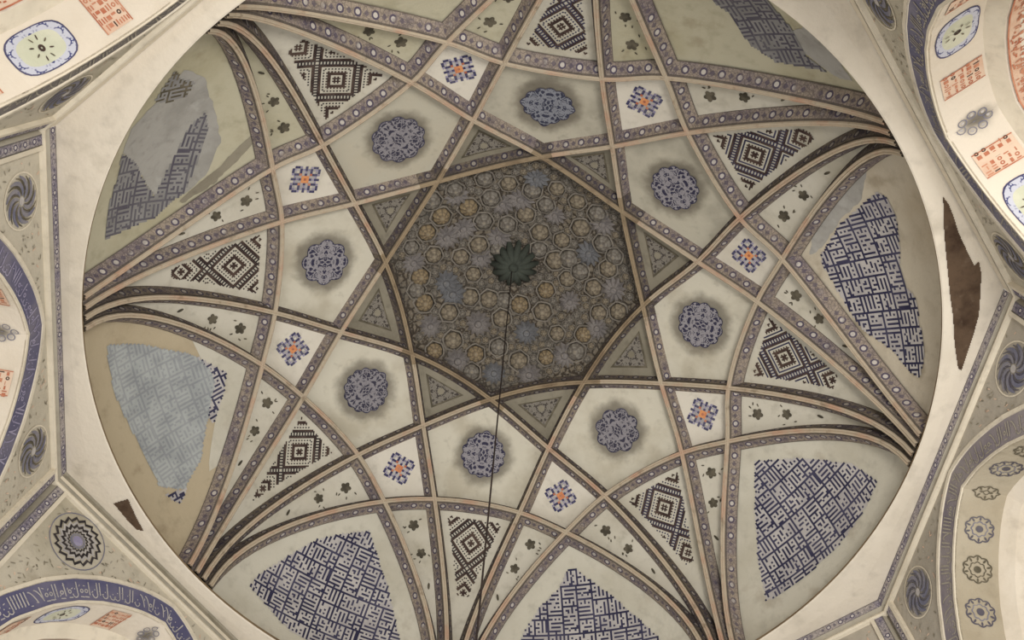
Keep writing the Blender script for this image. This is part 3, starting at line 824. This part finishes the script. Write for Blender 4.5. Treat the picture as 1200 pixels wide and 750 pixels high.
KM = [knob_mesh(i) for i in range(3)]; SM = [star_mesh(i) for i in range(2)]
def stand(name, me, P, sc, spin):
    me, mc = me if isinstance(me, tuple) else (me, None)
    o = bpy.data.objects.new(name, me); col.objects.link(o); o.parent = crown
    Nn = P / np.linalg.norm(P); nw = Vector((Nn[0], -Nn[1], Nn[2]))
    q = Vector((0, 0, 1)).rotation_difference(nw)
    o.matrix_world = Matrix.Translation(Vector(W(P).tolist())) @ q.to_matrix().to_4x4() @ Matrix.Rotation(spin, 4, 'Z') @ Matrix.Diagonal((sc, sc, sc, 1))
    if mc: c_ = bpy.data.objects.new('collar', mc); col.objects.link(c_); c_.parent = o
    return o
rr = random.Random(3); occupied = []
for u, v, i in KN:
    P = sight(u, v, DEP + 0.006); sc = 1.05 + rr.random() * 0.3; occupied.append((P, 0.028 * sc))
    stand('stucco_knob', KM[i], P, sc, rr.random() * 3)
for u, v, i in ST:
    P = sight(u, v, DEP + 0.009); sc = 1.1 + rr.random() * 0.3; occupied.append((P, 0.032 * sc))
    stand('stucco_star', SM[i], P, sc, rr.random() * 3)
fill = 0
for _ in range(4000):
    a = rr.random() * 6.283; r = 0.385 * math.sqrt(rr.random())
    if r > 0.365 * math.cos(math.pi / 8) / math.cos((a - PHI) % (math.pi / 4) - math.pi / 8): continue
    P = on(np.array([r * math.cos(a), r * math.sin(a)]), DEP + 0.008)
    if r < 0.085 or any(np.linalg.norm(P - q) < s + 0.0085 for q, s in occupied): continue
    occupied.append((P, 0.0135)); stand('small_stucco_knob', KM[2 if rr.random() < .6 else 0], P, 0.5, rr.random() * 3); fill += 1
    if fill > 150: break

# pendant boss
apx = sight(602, 312, 0.0) * 1.0
root = empty('ceiling_boss', apx)
def tube(pts, rad, n=8):
    P = np.asarray(pts, float); T = np.gradient(P, axis=0); T /= np.linalg.norm(T, axis=1)[:, None]
    ref = np.array([0.3, 0.2, 0.93]); A = np.cross(T, ref); A /= np.linalg.norm(A, axis=1)[:, None]; Bv = np.cross(T, A)
    rad = np.broadcast_to(rad, len(P))[:, None]
    return np.stack([P + (A * math.cos(a) + Bv * math.sin(a)) * rad for a in np.arange(n) * 2 * math.pi / n], 1)
for i in range(14):
    a = 2 * math.pi * i / 14; e = np.array([math.cos(a), math.sin(a), 0])
    t = np.linspace(0, 1, 9)
    pts = [apx + e * (0.012 + 0.068 * x) + np.array([0, 0, -0.012 + 0.055 * x ** 1.7]) for x in t]
    kid(grid('boss_lobe', tube(pts, 0.005 + 0.0085 * np.sin(np.pi * (0.1 + 0.85 * t))), ML['boss'], None, None, True, True), root)
t = np.linspace(0.01, math.pi, 8)
pts = [apx + np.array([0, 0, -0.012 - 0.018 * math.cos(x)]) for x in t]
kid(grid('boss_knob', tube(pts, 0.018 * np.sin(t) + 0.0005, 14), ML['boss'], None, None, True, True), root)
ang = np.linspace(0, 2 * math.pi, 33)[:-1]
dk = np.array([[apx + np.array([r * math.cos(a), r * math.sin(a), z]) for a in ang] for r, z in ((0.002, 0.012), (0.055, 0.022), (0.075, 0.048))])
kid(grid('boss_backing', dk, ML['crown'], None, None, True, True), root)
tag(root, 'dark green-grey fluted boss hanging at the very centre of the crown', 'boss')
cb = [np.array([apx[0] - 0.006 + 0.0 * z, apx[1] - 0.012, z]) for z in np.linspace(apx[2] - 0.02, -1.3, 40)]
tag(grid('hanging_cable', tube(cb, 0.0017, 8), ML['cable'], None, None, True, True), 'thin dark cable hanging down from the boss at the centre of the crown', 'cable')

# ------------------------------------------------------------------ octagonal drum: eight arched walls
hs = np.array([0, .03, .06, .1, .15, .2, .25, .3, .35, .385, .40, .405]); hz = -np.array([.078, .084, .093, .110, .139, .175, .222, .286, .38, .50, .62, .85])
HC = resample(np.stack([hs, hz], 1), 40)       # half of the arch, apex outward
def halfcurve(t):                              # offset into the opening by t
    T = np.gradient(HC, axis=0); T /= np.linalg.norm(T, axis=1)[:, None]
    Nn = np.stack([T[:, 1], -T[:, 0]], 1)      # to the left/down = into the opening
    Nn = np.where((Nn[:, :1] > 0), -Nn, Nn)
    Q = HC + Nn * t
    Q[:, 0] = np.maximum(Q[:, 0], 0)
    # apex of the offset curve: stretch so that it starts on the axis
    Q[0, 0] = 0; Q[0, 1] = HC[0, 1] - t * 1.08
    return Q
LC = np.r_[0, np.cumsum(np.linalg.norm(np.diff(HC, axis=0), axis=1))]
def curve(t):
    q = halfcurve(t); return np.vstack([np.stack([-q[::-1, 0], q[::-1, 1]], 1)[:-1], q])
LL_ = np.r_[-LC[::-1][:-1], LC]
def at_arch(l, t):                             # (arc position, offset) -> (s, z)
    l = np.asarray(l, float); t = np.asarray(t, float); sg = np.sign(l); l = np.abs(l)
    x = np.interp(l, LC, HC[:, 0]); z = np.interp(l, LC, HC[:, 1])
    T = np.gradient(HC, axis=0); T /= np.linalg.norm(T, axis=1)[:, None]
    tx = np.interp(l, LC, T[:, 0]); tz = np.interp(l, LC, T[:, 1]); n_ = np.hypot(tx, tz)
    nx, nz = tz / n_, -tx / n_
    return sg * np.maximum(x + nx * t, 0), z + nz * t
WN = ['wall_right', 'wall_upper_right', 'wall_top', 'wall_upper_left', 'wall_left', 'wall_lower_left', 'wall_bottom', 'wall_lower_right']
HALF = AP * T8
def swirl(f, c, R, m0, m1, n=9):
    f.ring(c, R * 1.0, R * 1.06, 32, m1 + 1)
    for i in range(n):
        a0 = 2 * math.pi * i / n; t = np.linspace(0, 1, 9)
        for ph, mm, wd in ((0, m0, .17), (0.26, m1, .09)):
            a = a0 + ph + 1.1 * t ** 1.5; r = R * (0.2 + 0.72 * t)
            f.ribbon(np.stack([c[0] + r * np.cos(a), c[1] + r * np.sin(a)], 1), R * wd * (0.35 + np.sin(np.pi * t) * 0.9), mm)
    f.disc(c, R * 0.16, 10, m1 + 2)
def zigzag(f, c, R):
    n = 17
    for r0, r1, am, mm in ((.98, .86, .12, 0), (.80, .70, .12, 1), (.68, .56, .10, 0), (.54, .46, .08, 1), (.44, .37, .06, 0)):
        a = np.linspace(0, 2 * math.pi, 2 * n + 1); zz = np.where(np.arange(2 * n + 1) % 2, 1 - am / r0 * 1.2, 1.0)
        aa = a + np.where(np.arange(2 * n + 1) % 2, 0.09, -0.0)
        A_ = np.stack([c[0] + R * r0 * zz * np.cos(aa), c[1] + R * r0 * zz * np.sin(aa)], 1)
        B_ = np.stack([c[0] + R * r1 * zz * np.cos(aa), c[1] + R * r1 * zz * np.sin(aa)], 1)
        for i in range(2 * n): f.poly([A_[i], B_[i], B_[i + 1], A_[i + 1]], mm)
    f.ring(c, 0, R * .2, 20, 3); f.ring(c, R * .22, R * .31, 20, 2); f.ring(c, R * 1.08, R * 1.12, 36, 2)
for k in range(8):
    ang = PHI + k * math.pi / 4; nv = np.array([math.cos(ang), math.sin(ang), 0]); tv = np.array([-math.sin(ang), math.cos(ang), 0])
    def wp(s, z, a):
        s, z, a = np.broadcast_arrays(np.asarray(s, float), z, a)
        return s[..., None] * tv + a[..., None] * nv + z[..., None] * np.array([0, 0, 1.0])
    A1 = AP + 0.008; dull = k in (0, 7); plain = k in (1, 3, 5)
    cv = curve(0.0); n = len(cv)
    top = -0.052; hb = HALF - 0.035
    # spandrel wall
    side_s = np.clip(cv[:, 0] * 1.0, -hb, hb)
    up_s = np.linspace(-hb, hb, n); 
    P = []
    for t in np.linspace(0, 1, 7):
        zz = np.maximum(cv[:, 1], cv[:, 1]) * (1 - t) + top * t
        P.append(wp(cv[:, 0], zz, A1))
    wall = grid(WN[k], np.array(P), ML['wall_grey' if k in (0, 7) else 'wall'], None, None, False); tag(wall, kind='structure')
    for sg in (-1, 1):                          # jamb strip beside the arch, down the corner
        P = np.array([wp(sg * np.array([0.405, hb + 0.0]), z, A1) for z in (top, -.2, -.4, -.62, -.85)])
        grid('wall_jamb', P, ML['wall'], wall, None, False)
    # frame: painted strip, cove, bead, along the top and down both corners
    s_ = np.linspace(-1, 1, 25)
    def run(name, prof, mat, uvm=True):
        P = []
        for ins_, z, a in prof:
            P.append(wp(s_ * (a * T8 - 0.0), z, a))
        P = np.array(P); uv = np.stack([np.tile(s_ * HALF * RAD, (len(prof), 1)), np.repeat(np.linspace(0, 1, len(prof))[:, None], len(s_), 1)], -1)
        return grid(name, P, mat, wall, uv, False)
    if plain:
        g0 = -0.022 if k == 5 else -0.006
        run('cornice_groove', [(0, -0.001, AP + .0005), (0, g0 * .3, AP + .006), (0, g0, AP + .002)], ML['cove2'] if k == 5 else ML['rib'])
        run('cornice_fascia', [(0, g0, AP + .001), (0, -0.0325, AP + .001)], ML['bead'])
    else:
        run('painted_cornice_strip', [(0, -0.0015, AP + .0005), (0, -0.026, AP + .001)], ML['wallborder'])
    run('cornice_cove', [(0, -0.026, AP + .001), (0, -0.034, AP + .009), (0, -0.044, AP + .010)], ML['cove'])
    run('cornice_bead', [(0, -0.044, AP + .011), (0, -0.0455, AP - .001), (0, -0.051, AP - .003), (0, -0.0565, AP - .001), (0, -0.057, AP + .009)], ML['bead'])
    zz_ = np.array([-.05, -.2, -.4, -.6, -.85])
    for sg in (-1, 1):
        for name, x0, x1, a0, a1, mt in (('corner_strip', .425, .402, AP + .001, AP + .001, 'wallborder'), ('corner_bead', .402, .392, AP - .002, AP - .002, 'bead'), ('corner_fillet', .4385, .425, AP + 0.0145, AP + .001, 'cove')):
            P = np.array([[wp(sg * x0, z, a0), wp(sg * x1, z, a1), wp(sg * x1, z, A1)] for z in zz_])
            uv = np.array([[(z * RAD, 0), (z * RAD, 1), (z * RAD, 1)] for z in zz_])
            grid(name, P, ML[mt], wall, uv, False)
    wf = lambda Q: wp(Q[:, 0], Q[:, 1], A1 - .0015)
    if k != 2 and k != 6:
        # rosettes in both spandrels
        for sg in (-1, 1):
            f = Flat(); c = (sg * 0.298, -0.132)
            if k == 5: zigzag(f, c, 0.068); ms = ['black', 'white', 'steel', 'lilac']
            else: swirl(f, c, 0.058, 0, 1); ms = ['steel', 'olive' if not dull else 'ink_dull', 'bead', 'white']
            f.build('spandrel_rosette', lambda Q: wp(Q[:, 0], Q[:, 1], A1 - .002), [ML[q] for q in ms], wall)
        # loose sprigs over the spandrels
        f = Flat(); rr = random.Random(40 + k)
        for _ in range(900):
            s0 = rr.uniform(-.38, .38); z0 = rr.uniform(-.5, -.066); ze = np.interp(abs(s0), HC[:, 0], HC[:, 1])
            if z0 < ze + .012 or math.hypot(abs(s0) - .298, z0 + .132) < .075: continue
            f.leaf((s0, z0), rr.uniform(.006, .014), .0032, rr.uniform(0, 3.1), (0, 0, 1, 2)[rr.randrange(4)])
        tag(f.build('painted_sprigs', wf, [ML['olive2'], ML['pink'], ML['cove']], wall), kind='stuff')
    # inscription band
    bd = 0.054; inner = curve(bd)
    P = np.array([wp(*at_arch(LL_, bd * t), A1 - .003) for t in np.linspace(0, 1, 4)])
    P[:, n // 2] = np.array([wp(0.0, HC[0, 1] - bd * 1.02 * t, A1 - .003) for t in np.linspace(0, 1, 4)])
    band = grid('inscription_band', P, ML['band%d' % k], wall, None, False)
    for t0, t1, nm in ((-.010, -.001, 'outer_fillet'), (bd, bd + .006, 'inner_fillet')):
        Pp = np.array([wp(*at_arch(LL_, t), A1 - .006) for t in (t0, t0, t1, t1)]); Pp[0] = wp(*at_arch(LL_, t0), A1); Pp[3] = wp(*at_arch(LL_, t1), A1)
        grid(nm, Pp, ML['bead'], wall, None, False)
    if k != 2 and k != 6:
        f = Flat(); rr = random.Random(k); l = -0.62
        while l < 0.62:
            f.leaf((l, rr.uniform(.012, .045)), .007, .0025, rr.uniform(0, 3), 0)
            kk = rr.random()
            if kk < .45:
                f.ribbon([(l, .008), (l + .001, .040)], .0032, 0); l += .0085
            elif kk < .7:
                t = np.linspace(0, math.pi, 7); f.ribbon(np.stack([l + .008 - .008 * np.cos(t), .036 + .010 * np.sin(t)], 1), .0028, 0)
                f.disc((l + .008, .022 + rr.random() * .01), .0018, 5, 0); l += .014
            elif kk < .85:
                t = np.linspace(0, 1, 7); f.ribbon(np.stack([l + .018 * t, .012 + .03 * t ** 2], 1), .003, 0); l += .016
            else:
                f.ring((l + .005, .03), .0025, .0055, 8, 0); f.ribbon([(l, .044), (l + .012, .045)], .0028, 0); l += .013
        f.build('band_lettering', lambda Q: wp(*at_arch(Q[:, 0], Q[:, 1]), A1 - .0045), [ML[('cove', 'cove', 'white', 'cove', 'lilac', 'white', 'white', 'cove')[k]]], band)
    # soffit, step, second soffit and niche vault behind
    def shell(name, tA, aA, tB, aB, mat, m=3):
        Pp = np.array([wp(*at_arch(LL_, tA + (tB - tA) * q), aA + (aB - aA) * q) for q in np.linspace(0, 1, m)])
        Pp[:, n // 2] = np.array([wp(0.0, HC[0, 1] - (tA + (tB - tA) * q) * 1.02, aA + (aB - aA) * q) for q in np.linspace(0, 1, m)])
        uv = np.stack([np.tile(LL_ * RAD, (m, 1)), np.repeat(np.linspace(0, (aB - aA) * RAD, m)[:, None], len(LL_), 1)], -1)
        return grid(name, Pp, mat, wall, uv, False)
    b0 = bd + .006; DS = .098
    sof = shell('arch_soffit', b0, A1 - .003, b0, A1 + DS, ML['soffit_dull'] if dull else ML['soffit_soot'])
    shell('arch_step', b0, A1 + DS, b0 + .028, A1 + DS + .02, ML['bead'] if not dull else ML['soffit'], 2)
    shell('inner_soffit', b0 + .028, A1 + DS + .02, b0 + .04, A1 + DS + .16, ML['soffit'])
    shell('inner_step', b0 + .04, A1 + DS + .16, b0 + .07, A1 + DS + .17, ML['bead'], 2)
    shell('niche_vault', b0 + .07, A1 + DS + .17, b0 + .28, A1 + DS + .75, ML['vault'], 6)
    if k in (2, 6): continue
    sf = lambda Q: wp(*at_arch(Q[:, 0], b0 + .0012), A1 + Q[:, 1])
    mid = DS / 2
    def cartouche(c0, seed, w=.031):
        f = Flat(); f.rect(c0 - w, .012, c0 + w, DS - .006, 0); rr = random.Random(seed); m_ = 1
        y = .016
        while y < DS - .012:
            x = c0 - w + .004
            while x < c0 + w - .006:
                q = rr.random()
                if q < .45: f.rect(x, y, x + .0028, y + rr.uniform(.008, .012), 1 if rr.random() < .8 else 2); x += .0058
                elif q < .8: f.rect(x, y + rr.uniform(0, .008), x + .009, y + rr.uniform(.0085, .011), 1); x += .0115
                else: f.ring((x + .004, y + .005), .002, .0045, 8, 2 if rr.random() < .4 else 1); x += .011
            y += .0145
        for x in (-w, w - .0025): f.rect(c0 + x, .012, c0 + x + .0025, DS - .006, 1)
        lift = np.zeros(len(f.v))
        for fc, mm in zip(f.f, f.m):
            if mm: lift[list(fc)] = 1
        Q = np.asarray(f.v)
        link('orange_cartouche', sf(Q) + np.array([0, 0, -.0012]) * lift[:, None], f.f, [ML['pink'], ML['rust'], ML['brown']], sof, f.m)
    if not dull:
        f = Flat(); f.ring((0.0, mid), .0, .008, 12, 0); f.ring((0, mid), .012, .0145, 16, 1)
        for i in range(9):
            a = i * 2 * math.pi / 9; f.ring((math.cos(a) * .031, mid + math.sin(a) * .031), .007, .0095, 10, 1); f.ring((math.cos(a) * .031, mid + math.sin(a) * .031), .0, .0035, 8, 2)
        f.build('apex_rosette', sf, [ML['black'], ML['steel'], ML['white']], sof)
        for sg in (-1, 1):
            pc = .108 if (k == 1 and sg < 0) else .142; cartouche(sg * pc, k * 2 + sg)                # orange cartouche
            f = Flat(); c = (sg * (pc + (.127 if pc < .12 else .155)), mid)                # blue bordered oval medallion
            el = lambda a: 1.0 / np.maximum(np.abs(np.cos(a)) ** 3 + np.abs(np.sin(a) * 1.18) ** 3, 1e-3) ** (1 / 3)
            f.ring((0, 0), .0, .031, 36, 0, el); f.ring((0, 0), .031, .043, 36, 1, el); f.ring((0, 0), .043, .0455, 36, 2, el)
            o = f.build('oval_medallion', lambda Q: sf(Q * (1.5, 1.04) + c), [ML['palegreen'], ML['bluefloral'], ML['navy']], sof)
            f = Flat(); f.ring(c, .002, .007, 10, 0)
            for i in range(8):
                a = i * 2 * math.pi / 8 + .3; f.leaf((c[0] + .020 * math.cos(a), c[1] + .020 * math.sin(a)), .010, .003, a, i % 2)
            f.build('painted_sprigs', lambda Q: wp(*at_arch(Q[:, 0], b0 + .003), A1 + Q[:, 1]), [ML['brown'], ML['olive']], o)
            cartouche(sg * (pc + .31), k + 50 * sg)
        # orange inscription on the second soffit
        f = Flat(); rr = random.Random(77 + k)
        fr = Flat()
        for i in range(60): fr.rect(-.6 + i * .02, .004, -.58 + i * .02, .055, 0)
        s2 = lambda h: (lambda Q: wp(*at_arch(Q[:, 0], b0 + .029 + h), A1 + DS + .02 + Q[:, 1]))
        fo = fr.build('orange_inscription', s2(.0012), [ML['pink']], wall)
        for i in range(700):
            x, y = rr.uniform(-.6, .6), rr.uniform(.008, .042)
            if rr.random() < .6: f.rect(x, y, x + .003, y + rr.uniform(.004, .010), 0)
            else: f.rect(x, y, x + rr.uniform(.004, .01), y + .003, 0)
        for i in range(60):
            f.rect(-.6 + i * .02, .003, -.58 + i * .02, .006, 0); f.rect(-.6 + i * .02, .055, -.585 + i * .02, .060, 1)
        f.build('orange_lettering', s2(.0026), [ML['rust'], ML['brown']], fo)
    else:
        for i, l in enumerate((0.0, -.115, -.215, .115, .215, -.32)):
            f = Flat(); f.ring((l, mid + .0), .0, .009, 12, 0)
            f.ring((l, mid), .032, .036, 60, 0, lobes(10, .12)); f.ring((l, mid), .018, .021, 30, 1 if i % 2 else 0, lobes(8, .2))
            for q in range(10):
                a = q * .628; f.leaf((l + .027 * math.cos(a), mid + .027 * math.sin(a)), .010, .005, a, 0)
            f.build('soffit_flower', sf, [ML['olive'] if i % 2 == 0 else ML['ink_dull'], ML['steel']], sof)

# ------------------------------------------------------------------ places where the plaster has fallen
def fallen(px, k, name, parent):
    ang = PHI + k * math.pi / 4; nv = np.array([math.cos(ang), math.sin(ang), 0])
    px = np.array(px, float); x0, y0 = px.min(0); x1, y1 = px.max(0); st = 1.0; V = []; F = []; idx = {}
    def vert(u, v):
        if (u, v) in idx: return idx[u, v]
        P = plane_hit(u, v, np.array([0, 0, 1.0]), -0.0055)
        if P @ nv > AP: P = plane_hit(u, v, nv, AP - 0.0035)
        idx[u, v] = len(V); V.append(P); return idx[u, v]
    us = np.arange(x0, x1 + st, st); vs = np.arange(y0, y1 + st, st)
    for i in range(len(us) - 1):
        for j in range(len(vs) - 1):
            if inside(np.array([[us[i] + st / 2, vs[j] + st / 2]]), px)[0]:
                F.append((vert(us[i], vs[j]), vert(us[i + 1], vs[j]), vert(us[i + 1], vs[j + 1]), vert(us[i], vs[j + 1])))
    return link(name, np.array(V), F, [ML['earth']], parent)
fallen([(1105,230),(1112,240),(1118,255),(1123,272),(1129,285),(1136,300),(1142,312),(1147,306),(1150,320),(1149,345),(1147,370),(1140,395),(1132,418),(1127,434),(1123,432),(1121,418),(1119,405),(1118,390),(1117,370),(1114,350),(1111,320),(1108,290),(1106,262),(1106,245)], 0, 'exposed_core', ringo)
fallen([(133,590),(150,585),(159,605),(168,622),(160,621),(148,608)], 5, 'exposed_core', ringo)
